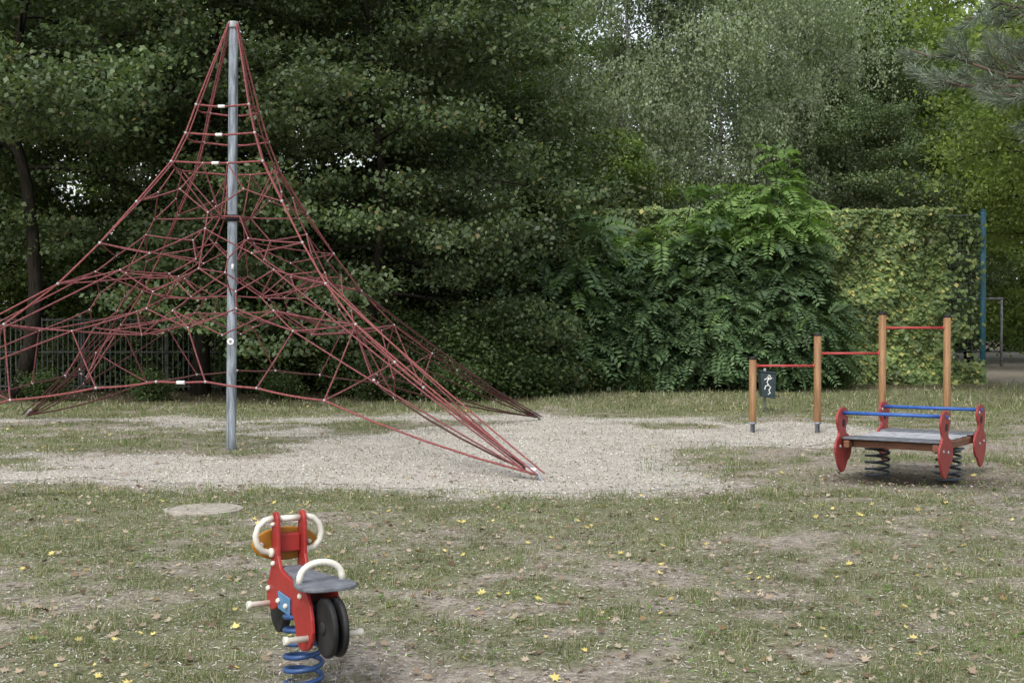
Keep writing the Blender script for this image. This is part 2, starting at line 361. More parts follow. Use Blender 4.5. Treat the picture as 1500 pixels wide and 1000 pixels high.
def gen_tree(seed,H,r0,zb,Rc,nl,nleaf,Ls,style='maple',lean=(0,0),droop=.5,flat=.5,sub=6,spread=.42,top=.97,wob=.10,bend=0):
    r=np.random.default_rng(seed); mb=MB()
    K=11; tp=[]
    x=y=0.0
    for i in range(K):
        f=i/(K-1); tp.append(np.array([x+lean[0]*f*H+bend*math.sin(f*9.0),y+lean[1]*f*H,f*H-.05*(i==0)])); x+=r.normal()*wob; y+=r.normal()*wob
    tp=np.array(tp); rad=[r0*(1.25 if i==0 else 1)*(1-.86*i/(K-1)) for i in range(K)]
    mb.tube(tp,rad,9)
    cl=[]; fb=zb/H
    for i in range(nl):
        g=(i+.5)/nl; f=fb+(top-fb)*g; kf=f*(K-1); k=min(int(kf),K-2); st=tp[k]+(tp[k+1]-tp[k])*(kf-k)
        env=Rc*max(.28,math.sqrt(max(0,1-((g-.32)/.72)**2)))*(.75+.4*r.random())
        az=i*2.399+r.normal()*.3; el=.05+.75*g+r.normal()*.12
        d=np.array([math.cos(az)*math.cos(el),math.sin(az)*math.cos(el),math.sin(el)])
        P=[];m=6; side=np.array([-d[1],d[0],0])*r.normal()*.12
        for j in range(m+1):
            s=j/m; P.append(st+d*env*s+side*env*s*s+np.array([0,0,-droop*env*.55*(1-g)*s*s]))
        rl=r0*(1-.8*f)*.42
        mb.tube(P,[max(.012,rl*(1-.85*j/m)) for j in range(m+1)],5)
        for q in range(sub):
            s=.25+.75*(q+.6*r.random())/sub; kk=min(int(s*m),m-1); b=P[kk]+(P[kk+1]-P[kk])*(s*m-kk)
            a2=az+(1 if q%2 else -1)*(.5+.7*r.random()); l2=env*(.22+.2*r.random()); e2=el*.5+r.normal()*.25
            d2=np.array([math.cos(a2)*math.cos(e2),math.sin(a2)*math.cos(e2),math.sin(e2)])
            Q=[b,b+d2*l2*.5,b+d2*l2+np.array([0,0,-.12*l2])]
            mb.tube(Q,[max(.01,rl*.35),max(.008,rl*.22),.006],4)
            for u in(.35,.7,1.0,1.2): cl.append(b+d2*l2*u+r.normal(size=3)*.15)
        cl.append(P[-1]); cl.append(P[-1]+d*.25)
    for q in range(10): cl.append(tp[-1]+r.normal(size=3)*np.array([.5,.5,.35]))
    cl=np.array(cl); w=.25+r.random(len(cl))**1.5*1.3; w/=w.sum()
    ci=r.choice(len(cl),nleaf,p=w); C=cl[ci].copy()
    if style=='weep':
        sidx=r.integers(0,6,nleaf); off=np.random.default_rng(seed+5).normal(size=(len(cl),6,2))*.40
        ln=np.random.default_rng(seed+6).random((len(cl),6))*2.0+.4
        o=off[ci,sidx]; t=r.random(nleaf)
        C[:,0]+=o[:,0]+r.normal(size=nleaf)*.05; C[:,1]+=o[:,1]+r.normal(size=nleaf)*.05
        C[:,2]+=.2-t*ln[ci,sidx]
        N=unit(r.normal(size=(nleaf,3))*.8+np.array([0,0,.7])); D=unit(r.normal(size=(nleaf,3))*.5+np.array([0,0,-1]))
    else:
        C+=r.normal(size=(nleaf,3))*np.array([spread,spread,spread*flat])
        N=unit(r.normal(size=(nleaf,3))*.5+np.array([0,-.1,1])); D=r.normal(size=(nleaf,3)); D[:,2]=-.45-.7*r.random(nleaf); D=unit(D)
    L=Ls*(.6+.7*r.random(nleaf)); V=leaf_quads(C,D,N,L,L*(.78 if style!='weep' else .62))
    return mb,V
def tree_obj(kind,seed,bark,leafm,**kw):
    mb,V=gen_tree(seed,**kw)
    root=empty(kind); t=mb.obj('trunk',bark,root,True)
    c=obj('crown',np_mesh(kind+'_crown',V,quadF(len(V)//4),[leafm]),root)
    return root
def place(root,loc,rotz=0,s=1.0,label=None,cat='tree',group=None,first=False,leafm=None):
    if first: o=root; 
    else:
        o=root.copy(); COL.objects.link(o)
        for ch in root.children:
            c=ch.copy(); c.parent=o; COL.objects.link(c)
    o.location=loc; o.rotation_euler=(0,0,rotz); o.scale=(s,s,s)
    tag(o,label,cat,group); return o

LM='broad maple with dark dense foliage beside the playground'
mapA=tree_obj('maple_tree',11,M_bark,M_maple,H=13,r0=.20,zb=3.2,Rc=4.8,nl=32,nleaf=86000,Ls=.12,droop=.75,spread=.33,flat=.36)
mapB=tree_obj('maple_tree',12,M_bark,M_maple,H=12,r0=.13,zb=1.7,Rc=4.4,nl=36,nleaf=90000,Ls=.118,droop=.9,spread=.36,flat=.36)
mapC=tree_obj('maple_tree',13,M_bark,M_maple,H=12,r0=.19,zb=5.0,Rc=4.6,nl=22,nleaf=40000,Ls=.13,lean=(-.07,.0),droop=.7,spread=.33,wob=.14,bend=.34,flat=.4)
GM='maples at the edge of the wood'
LH='maple with branches hanging almost to the ground'
place(mapA,(-7.4,30.0,0),0,1,LM,group=GM,first=True)
place(mapB,(-3.2,29.6,0),1.0,1,LH,group=GM,first=True)
place(mapC,(-11.1,28.4,0),0,1,'maple with dark curved trunk behind the metal fence',group=GM,first=True)
place(mapB,(-1.6,36.0,0),2.6,1.0,LH,group=GM)
place(mapA,(-5.4,35.5,0),2.0,1,LM,group=GM)
place(mapC,(-15.2,32.5,0),.4,1.05,LM,group=GM)
place(mapB,(-18.6,31.0,0),4.0,1.0,LM,group=GM)
place(mapB,(11.0,42.5,0),4.6,.74,'dense maple rising behind the ivy fence',group=GM)
place(mapB,(14.6,52.0,0),3.3,1.0,'dense maple rising behind the ivy fence',group=GM)
LL='bright green lime tree behind the dark maples'
lime=tree_obj('lime_tree',21,M_bark,M_maple2,H=13,r0=.2,zb=1.5,Rc=4.4,nl=30,nleaf=42000,Ls=.165,droop=.6)
GL='bright lime trees deeper in the wood'
place(lime,(-20,44,0),0,1.1,LL,group=GL,first=True)
for (x,y,a,s) in((-13.0,36.0,1,.85),(-9.6,35.5,2,.78),(-1.5,44,3,1.0),(2.9,38.2,4,.54),(1.0,37.6,5,.42),(-16.8,51,2.2,1.25),(-10,55,5,1.3),(0,57,.5,1.25),(6.0,60,2.7,1.1),(21.0,58,1.7,.9),(25.5,62,1.2,1.2),(17.0,58,3.0,1.25)):
    place(lime,(x,y,0),a,s,LL,group=GL)
birch=tree_obj('birch_tree',31,M_birchbark,M_birch,H=17,r0=.12,zb=4.0,Rc=3.7,nl=38,nleaf=90000,Ls=.115,style='weep',droop=.3,sub=6)
LB='tall birch with pale hanging twigs above the bushes'
GB='birches behind the overgrown fence'
place(birch,(3.3,41,0),0,1,LB,group=GB,first=True)
for (x,y,a,s) in((6.8,42,1.3,.95),(10.4,48,2.1,1.05),(14.8,58,4.1,1.0)):
    place(birch,(x,y,0),a,s,LB,group=GB)
oak=tree_obj('oak_tree',41,M_bark,M_oak,H=12,r0=.26,zb=4.9,Rc=5.4,nl=34,nleaf=80000,Ls=.13,droop=.1,spread=.42)
LO='oak with light green leaves beside the ball court fence'
GO='oaks around the ball court'
place(oak,(14.7,28.0,0),0.6,1,LO,group=GO,first=True)
for (x,y,a,s) in((20.6,44,2,.95),(25,44,3,1.0),(18.5,66,.6,1.2),(30,64,2,1.3),(24.0,72,3.8,1.4)):
    place(oak,(x,y,0),a,s,LO,group=GO)

# ---- shrubs
def gen_shrub(seed,Rx,Hh,n,Ls):
    r=np.random.default_rng(seed); mb=MB(); cl=[]
    for i in range(26):
        az=r.random()*6.283; e=r.random()**.6; rr=Rx*(.3+.7*r.random())*math.sqrt(1-e*e*.75)
        tip=np.array([math.cos(az)*rr,math.sin(az)*rr,Hh*(.2+.8*e)])
        mid=tip*.5+np.array([0,0,.2]); mb.tube([(0+r.normal()*.05,r.normal()*.05,-.05),mid,tip],[.02,.014,.006],4)
        for u in(.45,.65,.85,1.0): cl.append(tip*u+r.normal(size=3)*.12)
    cl=np.array(cl); C=cl[r.integers(0,len(cl),n)]+r.normal(size=(n,3))*np.array([.25,.25,.17])*Rx/1.3
    C[:,2]=np.abs(C[:,2])+.03
    N=unit(r.normal(size=(n,3))*.6+np.array([0,0,1])); D=r.normal(size=(n,3)); D[:,2]=-.4; D=unit(D)
    L=Ls*(.6+.7*r.random(n)); return mb,leaf_quads(C,D,N,L,L*.7)
def shrub_obj(seed,Rx,Hh,n,Ls,mat):
    mb,V=gen_shrub(seed,Rx,Hh,n,Ls); root=empty('shrub'); mb.obj('stems',M_bark,root,True)
    obj('foliage',np_mesh('foliage',V,quadF(len(V)//4),[mat]),root); return root
sh1=shrub_obj(51,1.4,1.6,8500,.10,M_shrub); sh2=shrub_obj(52,1.0,.9,5000,.09,M_shrub)
LS='low green shrub growing in the shade of the trees'; GSH='undergrowth shrubs along the lawn edge'
f=True
for (x,y,a,s) in((-1.9,28.6,0,1.0),(-.6,29.6,1,1.1),(.4,31.5,2,1.1),(-3.6,29.6,3,.9),(-6.0,31.2,4,1.0),(-8.6,32.5,5,1.1),(-11.2,33,0,1.1),(-13.6,33,1,1.1),(-4.8,31.5,2,1.1),(-16.2,33,2,1.2),
                 (-18,37,2,1.9),(-14,38.5,3,1.8),(-10,38.5,4,1.8),(-6.5,38,5,2.0),(-3,39,0,2.0),(0.3,39,1,2.0),(-21,41,1.5,2.2),(-14.5,43,1.5,2.6),(-11.0,44,3.5,2.6),(11,39.5,4,1.7),(22,80,1,2.4),(26,82,2,2.6),(30,84,3,2.6),(35,86,3,2.6)):
    place(sh1,(x,y,0),a,s,LS,'shrub',GSH,first=f); f=False
f=True
for (x,y,a,s) in((-1.2,27.4,0,.8),(-2.9,27.9,1,.7),(.7,29.8,2,.8),(2.2,32.0,3,.6),(3.3,31.8,4,.45),(4.2,32.1,5,.4),(-5.2,28.4,1,.55),(-7.9,27.8,2,.6),(-10.2,27.6,3,.6),(-12.5,27.9,3.6,.6),(8.4,33,1,.7),(7.2,32.4,2.4,.5),(1.4,31.2,4,.6)):
    place(sh2,(x,y,0),a,s,LS,'shrub',GSH,first=f); f=False

# ---- pinnate-leaved thicket
def gen_frond_bush(seed,H,Rb,nf,fl,young=.85):
    r=np.random.default_rng(seed); mb=MB(); org=[];out=[]
    ns=13
    for i in range(ns):
        az=i*2.4+r.normal()*.2; rr=Rb*math.sqrt((i+.5)/ns)*.85; h=H*(1-.42*(rr/Rb)**2)*(.74+.34*r.random())
        P=[np.array([math.cos(az)*rr*.25,math.sin(az)*rr*.25,-.05])]
        for j in range(1,6):
            s=j/5; P.append(np.array([math.cos(az)*rr*(.25+.75*s),math.sin(az)*rr*(.25+.75*s),h*s])+r.normal(size=3)*.07)
        mb.tube(P,[.045,.04,.033,.026,.018,.01],6)
        for q in range(nf//ns):
            s=.10+.90*r.random()**.8; kf=s*5; k=min(int(kf),4); b=P[k]+(P[k+1]-P[k])*(kf-k)
            a2=az+r.normal()*1.3 if r.random()<.6 else r.random()*6.283; reach=(1-s)*1.1*r.random()
            org.append(b+np.array([math.cos(a2),math.sin(a2),.1])*reach); out.append((a2,s))
    n=len(org); org=np.array(org); az=np.array([o[0] for o in out]); s=np.array([o[1] for o in out])
    el=.32+.75*sstep(.8,1.,s)*r.random(n)+r.normal(size=n)*.22
    d=np.stack([np.cos(az)*np.cos(el),np.sin(az)*np.cos(el),np.sin(el)],1)
    ln=fl*(.65+.6*r.random(n)); side=np.stack([-np.sin(az),np.cos(az),0*az],1)
    roll=r.normal(size=n)*.4
    K=10; Vs=[]
    up0=unit(np.cross(d,side)); up0=np.where(up0[:,2:3]<0,-up0,up0)
    side=unit(side*np.cos(roll)[:,None]+up0*np.sin(roll)[:,None]); 
    dr=.46+.3*r.random(n)
    for k in range(K):
        t=(k+1)/K
        p=org+d*(ln*t)[:,None]; p[:,2]-=ln*dr*t*t
        tang=d.copy(); tang[:,2]-=2*dr*t; tang=unit(tang)
        up=unit(np.cross(tang,side)); up=np.where(up[:,2:3]<0,-up,up)
        for sg in(-1,1):
            D=unit(side*sg+tang*.5+r.normal(size=(n,3))*.08+np.array([0,0,-.12]))
            L=ln*.27*(1-.6*abs(t-.45))*(.85+.3*r.random(n))
            Vs.append(leaf_quads(p,D,unit(up+r.normal(size=(n,3))*.15),L,L*.38))
    V=np.stack([v.reshape(n,4,3) for v in Vs],1).reshape(n,-1,3)
    yb=(org[:,2]>H*.6)&(r.random(n)<young)  # share of the upper fronds that takes the brighter leaf material
    return mb,V[~yb].reshape(-1,3),V[yb].reshape(-1,3)
def frond_obj(seed,**kw):
    mb,A,B=gen_frond_bush(seed,**kw); root=empty('pinnate_bush'); mb.obj('stems',M_bark,root,True)
    V=np.concatenate([A,B]); me=np_mesh('foliage',V,quadF(len(V)//4),[M_aila,M_ailb])
    mi=np.zeros(len(V)//4,dtype=np.int32); mi[len(A)//4:]=1; me.polygons.foreach_set('material_index',mi)
    obj('foliage',me,root); return root
GF='pinnate-leaved thicket along the overgrown fence'
fbA=frond_obj(61,H=5.0,Rb=1.9,nf=900,fl=.88,young=.35); fbB=frond_obj(62,H=6.3,Rb=1.7,nf=950,fl=.95,young=.95); fbC=frond_obj(63,H=3.2,Rb=1.8,nf=700,fl=.78,young=.05)
LA='tall bushy young tree with feathery pinnate leaves'
LC='low spreading bush with feathery pinnate leaves'
place(fbA,(4.4,34.0,0),0,1.06,LA,'bush',GF,first=True)
place(fbB,(7.0,33.8,0),0,1.0,'tallest feathery-leaved young tree with bright green tips','bush',GF,first=True)
place(fbC,(1.5,33.2,0),0,1.3,LC,'bush',GF,first=True)
place(fbA,(2.5,34.3,0),2,.92,LA,'bush',GF); place(fbA,(5.6,34.0,0),4,.92,LA,'bush',GF)
for (x,y,a,s) in((3.9,33.0,2.2,.95),(5.5,32.9,3.6,1.0),(7.3,32.8,5,.95),(2.9,33.0,1.2,.95),(4.8,32.6,4.2,.85),(6.6,32.6,.7,.85),(.6,32.2,2.7,.95)):
    place(fbC,(x,y,0),a,s,LC,'bush',GF)

# ---- pine (trunk stands beside the lawn, limbs reach over it)
pine=empty('pine_tree',(6.1,9.9,.22)); mb=MB(); r=np.random.default_rng(77); NV=[]
mb.tube([(0,0,-.4),(.03,.02,2),(-.03,.05,4.5),(.05,0,8)],[.19,.16,.12,.04],12)
limbs=[((0,0,3.6),(-2.85,-.7,3.42)),((0,0,3.4),(-2.35,-1.0,3.12)),((0,0,4.0),(-2.4,-.4,3.85)),((0,0,3.8),(-2.2,-1.0,3.5)),((0,0,4.4),(-2.6,-.9,4.6)),((0,0,3.7),(-2.2,1.6,3.6)),((0,0,3.4),(1.5,-2,3.3)),((0,0,3.8),(2.4,1,3.9)),((0,0,4.9),(-1.7,-1.2,5.3)),((0,0,5.3),(1.4,1.2,5.8)),((0,0,6.2),(-1,1,6.8)),((0,0,6.5),(1,-1,7)),((0,0,5.6),(.3,2,5.9))]
def tuft(p,d,n=85,Lr=.115):
    a=unit(r.normal(size=(n,3))*.6+d*1.1); t=r.random(n)[:,None]
    C=p+d*(t-.5)*.14; L=Lr*(.75+.4*r.random(n))
    NV.append(leaf_quads(C,a,unit(r.normal(size=(n,3))),L,np.full(n,.0056)))
for st,en in limbs:
    st=np.array(st,float); en=np.array(en,float); P=[]
    for j in range(8):
        s=j/7; P.append(st+(en-st)*s+np.array([0,0,.28*math.sin(s*3.1)])*(-1)+r.normal(size=3)*.04)
    mb.tube(P,[.045*(1-.82*j/7) for j in range(8)],6)
    ax=unit((en-st)[None])[0]; sd=np.array([-ax[1],ax[0],0])
    for q in range(13):
        s=.4+.6*q/12; k=min(int(s*7),6); b=P[k]+(P[k+1]-P[k])*(s*7-k)
        d=unit((ax*.7+sd*(1 if q%2 else -1)*.7*(1.3-s)+np.array([0,0,.45*r.normal()+.05]))[None])[0]
        l=(.6*(1.25-s)+.12)*(.7+.6*r.random()); Q=[b,b+d*l*.55,b+d*l+np.array([0,0,.05])]
        mb.tube(Q,[.011,.008,.005],4)
        tuft(b+d*l*.95,unit((d+np.array([0,0,.25]))[None])[0]); tuft(b+d*l*.6,unit((d+r.normal(size=3)*.4)[None])[0],60); tuft(b+d*l*.3,unit((d+r.normal(size=3)*.4)[None])[0],45)
        if r.random()<.8:
            d2=unit((d+sd*r.normal()*.8+np.array([0,0,.3]))[None])[0]; b2=b+d*l*.5
            mb.tube([b2,b2+d2*l*.5],[.007,.004],4); tuft(b2+d2*l*.5,d2)
    tuft(P[-1],ax)
mb.obj('trunk',M_pinebark,pine,True)
V=np.concatenate(NV); obj('needles',np_mesh('needles',V,quadF(len(V)//4),[M_needle]),pine)
tag(pine,'pine with long grey-green needles reaching over the lawn','tree')

# ------------------------------------------------------------------ ball court fence with ivy
M_teal=pmat('blue_green_paint',(.022,.085,.12),(.04,.125,.17),6,.55,bump=.05)
M_wire=pmat('green_wire',(.05,.075,.065),(.09,.12,.105),10,.6)
M_galv=pmat('galvanised_steel',(.085,.10,.115),(.33,.37,.42),3.4,.7,.15,.2,stretch=(5,5,.55),lo=.38,hi=.62)
M_grey=pmat('grey_steel',(.20,.21,.22),(.32,.33,.34),9,.55,.2,.05)
fen=empty('ball_court_fence',(0,36,0))
px=[1.6,4.6,7.6,10.5,13.42]
for x in px:
    mb=MB(); zt=4.92 if x>13 else 4.7; mb.tube([(x,0,-.3),(x,0,zt)],.08,12); mb.lathe((x,0,zt),(0,0,1),[(.085,0),(.085,.02),(.03,.045)],12); mb.obj('post',M_teal,fen,True)
mb=MB(); mb.tube([(1.6,0,4.72),(11.5,0,4.74),(13.42,0,4.80)],.022,6); mb.tube([(1.6,0,2.4),(13.42,0,2.4)],.018,6); mb.obj('rail',M_wire,fen,True)
mb=MB()
for x in np.arange(1.7,13.4,.12): mb.tube([(x,.0,.05),(x,.0,4.72)],.006,3,cap=False)
for z in np.arange(.1,4.72,.12): mb.tube([(1.6,.008,z),(13.4,.008,z)],.006,3,cap=False)
mb.obj('wire_mesh',M_wire,fen)
tag(fen,'tall wire mesh ball court fence with blue-green end post','fence')
def ivy(n,x0,x1,z1):
    x=x0+(x1-x0)*rng.random(n); z=rng.random(n)*z1
    d=fbm(x,z*.7,.7,91); sparse=sstep(12.15,12.6,x+.9*(vn(z,z*0,.6,97)-.5))*sstep(.2,.8,z)
    keep=(rng.random(n)>sparse*.97)&(z<z1-.16*vn(x,z*0,.3,95))
    x=x[keep];z=z[keep];d=d[keep];m=len(x)
    y=-.06-.50*sstep(.25,.75,d)*rng.random(m)**.4
    C=np.stack([x,y,z],1)
    N=unit(rng.normal(size=(m,3))*.35+np.array([0,-1,.7])); D=unit(rng.normal(size=(m,3))*.45+np.array([0,-.35,-1]))
    L=.15*(.55+.7*rng.random(m)); return leaf_quads(C,D,N,L,L*.95)
V=np.concatenate([ivy(66000,1.5,13.4,5.06)]); 
iv=empty('ivy',(0,36,0)); obj('foliage',np_mesh('foliage',V,quadF(len(V)//4),[M_ivy]),iv)
mb=MB()
for i in range(34):
    x=1.8+i*.33+rng.normal()*.1; P=[(x,-.03,0)]
    for j in range(1,7): x+=rng.normal()*.15; P.append((x,-.03,j*.75))
    mb.tube(P,.012,4)
mb.obj('stems',M_bark,iv,True)
tag(iv,'yellowing ivy covering the wire mesh fence','ivy')

# goal frame
gl=empty('football_goal',(18.9,52.0,0)); mb=MB(); mb.tube([(-1.6,0,2.8),(1.3,0,2.8)],.05,8); mb.obj('crossbar',M_grey,gl,True)
for x in(-1.55,1.25):
    mb=MB(); mb.tube([(x,0,0),(x,0,2.75)],.055,8); mb.obj('goal_post',M_grey,gl,True)
tag(gl,'plain grey metal football goal behind the fence','goal')

# metal fence in the shade
M_dark=pmat('worn_metal',(.04,.044,.04),(.09,.095,.09),8,.7,spec=.2)
mf=empty('metal_fence',(0,31.4,0)); 
for i in range(6):
    x=-17+i*2.1; mb=MB(); mb.box((x,0,.93),(.06,.06,1.98)); mb.obj('post',M_dark,mf,bevel=.005)
mb=MB(); bars=np.arange(-17,-6.4,.13)
for x in bars: mb.box((x,-.04,.95),(.03,.014,1.8))
for z in (.15,1.0,1.8): mb.box((-11.75,-.06,z),(10.5,.016,.04))
mb.obj('railing',M_dark,mf)
tag(mf,'dim slatted metal fence under the maples','fence')

# ------------------------------------------------------------------ climbing pyramid
M_rope=pmat('dusty_red_rope',(.11,.038,.042),(.23,.09,.09),40,.95,bump=.5,spec=.05)
M_rope2=pmat('worn_red_rope',(.15,.046,.048),(.28,.105,.10),40,.95,bump=.5,spec=.05)
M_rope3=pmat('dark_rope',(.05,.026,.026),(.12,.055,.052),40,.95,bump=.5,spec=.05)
M_alu=pmat('aluminium',(.28,.28,.29),(.45,.45,.45),20,.5,.4)
M_white=pmat('white_plastic',(.62,.62,.60),(.78,.78,.76),8,.5,bump=.03)
Mx=np.array([-3.72,16.7,0.]); TOP=5.62
pyr=empty('climbing_pyramid',tuple(Mx))
ANC=[np.array(a,float)-Mx for a in((-8.9,13.5,0),(.27,13.3,0),(.45,21.9,0),(-8.6,22.4,0))]  # FL FR BR BL
mb=MB(); mb.lathe((0,0,-.3),(0.008,0,1),[(.068,0),(.064,.5),(.062,4),(.060,TOP+.2),(.05,TOP+.26),(.02,TOP+.30)],20)
mb.obj('mast',M_galv,pyr,True)
mb=MB(); mb.lathe((.045,0,TOP-.08),(0,0,1),[(.072,0),(.076,.02),(.076,.07),(.066,.09)],16); mb.obj('mast_head',M_grey,pyr,True)
M_black=pmat('black_rubber',(.009,.009,.010),(.022,.022,.023),10,.6,spec=.25)
mb=MB(); mb.lathe((.024,0,3.0),(0,0,1),[(.066,0),(.088,.01),(.088,.08),(.066,.09)],16); mb.obj('mast_collar',M_black,pyr,True)
mb=MB(); mb.lathe((.012,-.064,1.42),(0,-1,0),[(.045,0),(.045,.006)],24); stk=mb.obj('sticker',M_white,pyr)
mb=MB(); mb.lathe((.012,-.071,1.42),(0,-1,0),[(.022,0),(.022,.002)],12); mb.obj('sticker_mark',M_grey,stk)
rope=MB(); rope2=MB(); rope3=MB(); conn=MB(); RR=.0098
def seg(a,b,r_=RR,sag=.012,m=rope):
    a=np.array(a,float);b=np.array(b,float); l=np.linalg.norm(a-b); k=4 if l>.7 else 2
    P=[a+(b-a)*s/k-np.array([0,0,sag*l*4*(s/k)*(1-s/k)]) for s in range(k+1)]
    m.tube(P,r_,6,cap=False)
def joint(p,r_=.014): conn.lathe((p[0],p[1],p[2]-r_),(0,0,1),[(r_*.5,0),(r_,r_*.5),(r_,r_*1.5),(r_*.5,r_*2)],8)
def near(p,pts,k=1): return sorted(pts,key=lambda w:np.linalg.norm(np.array(w)-p))[:k]
ZS=[.92,1.36,1.80,2.40,2.85,3.36,3.74,4.12,4.5]; TS=[.68,.54,.42,.315,.25,.18,.129,.098,.075]; BS=[.34,.24,.17,.10,.06,.02,0,0,0]
def face(c,s,z):
    t=np.interp(z,ZS,TS); b=np.interp(z,ZS,BS); a=ANC[c]*t; e=ANC[(c+1)%4]*t
    p=(a*(1-s)+e*s)*(1-b*4*s*(1-s)); p[2]=z+.42*b*4*s*(1-s); return p
# tall hexagonal cells on the four outer faces
ROWS=[(3.20,4,.16),(2.66,4,.16),(2.14,6,.15),(1.64,6,.13)]
facerows=[]
for c in range(4):
    prev=None; rows=[]
    for ri,(z,m,am) in enumerate(ROWS):
        par=ri%2; row=[]
        for j in range(m+1):
            u=(j+par)%2==1
            dz=0 if j in(0,m) else (am if u else -am)
            row.append((face(c,j/m,z+dz),u))
        for (p,_),(q,_) in zip(row,row[1:]): seg(p,q)
        for p,_ in row[1:-1]: joint(p)
        if prev is not None:
            if len(prev)==len(row):
                for j in range(1,len(row)-1):
                    if row[j][1]: seg(prev[j][0],row[j][0])
            else:
                for p,u in row[1:-1]:
                    if u: seg(near(p,[w for w,_ in prev[1:-1]])[0],p)
        prev=row; rows.append(row)
    facerows.append(rows)
# inner web of hexagons and diamonds round the mast
IRz=[(3.05,.24,0),(2.62,.50,.13),(2.14,.86,.15),(1.66,1.22,.15)]
inner=[]
for ri,(z,rad,am) in enumerate(IRz):
    row=[]
    for j in range(12):
        a=j*math.pi/6+.13; dz=am if (j+ri)%2 else -am
        row.append(np.array([math.cos(a)*rad+.02,math.sin(a)*rad*1.05,z+dz]))
    if ri==0: row=row[::2]
    n_=len(row)
    for j in range(n_):
        seg(row[j],row[(j+1)%n_],.011 if ri==0 else RR,0)
        if ri: joint(row[j])
    inner.append(row)
for ri in range(1,len(inner)):
    for j in range(12):
        if (j+ri)%2: seg(near(inner[ri][j],inner[ri-1])[0] if ri==1 else inner[ri-1][j],inner[ri][j])
for j in (0,2,3,5): seg(inner[0][j],(.02,0,3.05))
for j in (0,3,6,9): seg(inner[2][j],(.015,0,2.02)); seg(inner[3][(j+1)%12],(.015,0,1.80))
# struts from the inner web out to the faces and the corner ropes
for c in range(4):
    for rf,ri_i in((1,1),(2,2),(3,3)):
        pts=[p for p,_ in facerows[c][rf][1:-1]]
        for p in pts[::2] if rf>1 else pts[1:2]: seg(p,near(p,inner[ri_i])[0])
    for z,ri_i in((2.66,1),(2.14,2),(1.64,3)):
        k=face(c,0,z); seg(k,near(k,inner[ri_i])[0])
# lower boundary ropes
sides=[]
for c in range(4):
    pts=[]
    for s in np.linspace(0,1,8)[1:-1]:
        p=face(c,s,.92); p[2]=.56+.40*math.sin(math.pi*s)**.9; pts.append(p)
    ch=[ANC[c]+np.array([0,0,.05])]+pts+[ANC[(c+1)%4]+np.array([0,0,.05])]
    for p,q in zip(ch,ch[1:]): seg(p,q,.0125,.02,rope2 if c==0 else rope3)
    for p in pts: joint(p,.018)
    last=facerows[c][-1]
    for p,u in last[1:-1]:
        if not u: seg(p,near(p,pts)[0])
    # upright ropes from the corner ropes and long stays to the anchors
    for e,cc_,w in((0,c,0),(-1,(c+1)%4,-1)):
        seg(face(c,0.0 if e==0 else 1.0,1.64),pts[w],.0105); seg(face(c,0.0 if e==0 else 1.0,1.20),pts[w],.0095)
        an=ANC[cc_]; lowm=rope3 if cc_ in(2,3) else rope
        n1_=facerows[c][3][1 if e==0 else -2][0]; n2_=facerows[c][2][1 if e==0 else -2][0]
        off=(pts[w]-an); off[2]=0; off=off/np.linalg.norm(off)*.07
        seg(n1_,an+off+np.array([0,0,.05]),.0105,.008,lowm); seg(n2_,an+off*1.8+np.array([0,0,.07]),.0105,.008,lowm)
    sides.append(pts)
TC=[(4.50,.075),(4.12,.098),(3.74,.129)]
for c in range(4):
    dirn=ANC[c]/np.linalg.norm(ANC[c]); perp=np.array([-dirn[1],dirn[0],0])
    P=[np.array([.045,0,TOP])+dirn*.06]
    for z in (4.5,4.12,3.74,3.20,2.66,2.14,1.64,1.20,.92): P.append(face(c,0,z))
    P.append(ANC[c]+np.array([0,0,.06]))
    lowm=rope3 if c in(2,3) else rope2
    for i,(p,q) in enumerate(zip(P,P[1:])): seg(p,q,.0125,.003,lowm if i>=8 else rope2)
    P2=[P[0]+perp*.03]+[p+perp*.045-dirn*.03 for p in P[1:5]]+[P[5]]
    for p,q in zip(P2,P2[1:]): seg(p,q,.0095,.002,rope)
    seg(P[-4],P[-1]+dirn*.04-perp*.05,.0105,.008,lowm)
    seg(P[-5],P[-1]+dirn*.02+perp*.09,.0105,.008,lowm)
    for p in P[1:-1]: joint(p,.020)
    mb=MB(); mb.tube([P[-1]+dirn*.14+np.array([0,0,-.14]),P[-1]-dirn*.02+np.array([0,0,.02]),P[-1]-dirn*.16+np.array([0,0,.10])],[.02,.024,.02],8); mb.obj('ground_anchor',M_grey,pyr,True)
# upper rings
MD={}
for (z,t) in TC:
    for c in range(4):
        a=ANC[c]*t; b=ANC[(c+1)%4]*t; a=a.copy(); b=b.copy(); a[2]=z;b[2]=z
        d1=a*.62+b*.38; d2=a*.38+b*.62; d1[:2]*=1.12; d2[:2]*=1.12; d1[2]-=.03; d2[2]-=.03
        seg(a,d1,.0135,.0,rope2); seg(d1,d2,.0135,.0,rope2); seg(d2,b,.0135,.0,rope2)
        MD[(z,c)]=(d1,d2)
for c in range(4):
    for d_ in MD[(3.74,c)]:
        joint(d_); seg(d_,near(d_*np.array([.4,.4,1]),inner[0])[0])
    seg(MD[(3.74,c)][0],facerows[c][0][1][0]); seg(MD[(3.74,c)][1],facerows[c][0][3][0])
    m_=facerows[c][0][2][0]; seg(m_,near(m_,inner[0])[0])
rope.obj('rope_net',M_rope,pyr,True); rope2.obj('edge_ropes',M_rope2,pyr,True); rope3.obj('lower_ropes',M_rope3,pyr,True)
cn=conn.obj('rope_connectors',M_alu,pyr,True); cn['kind']='stuff'
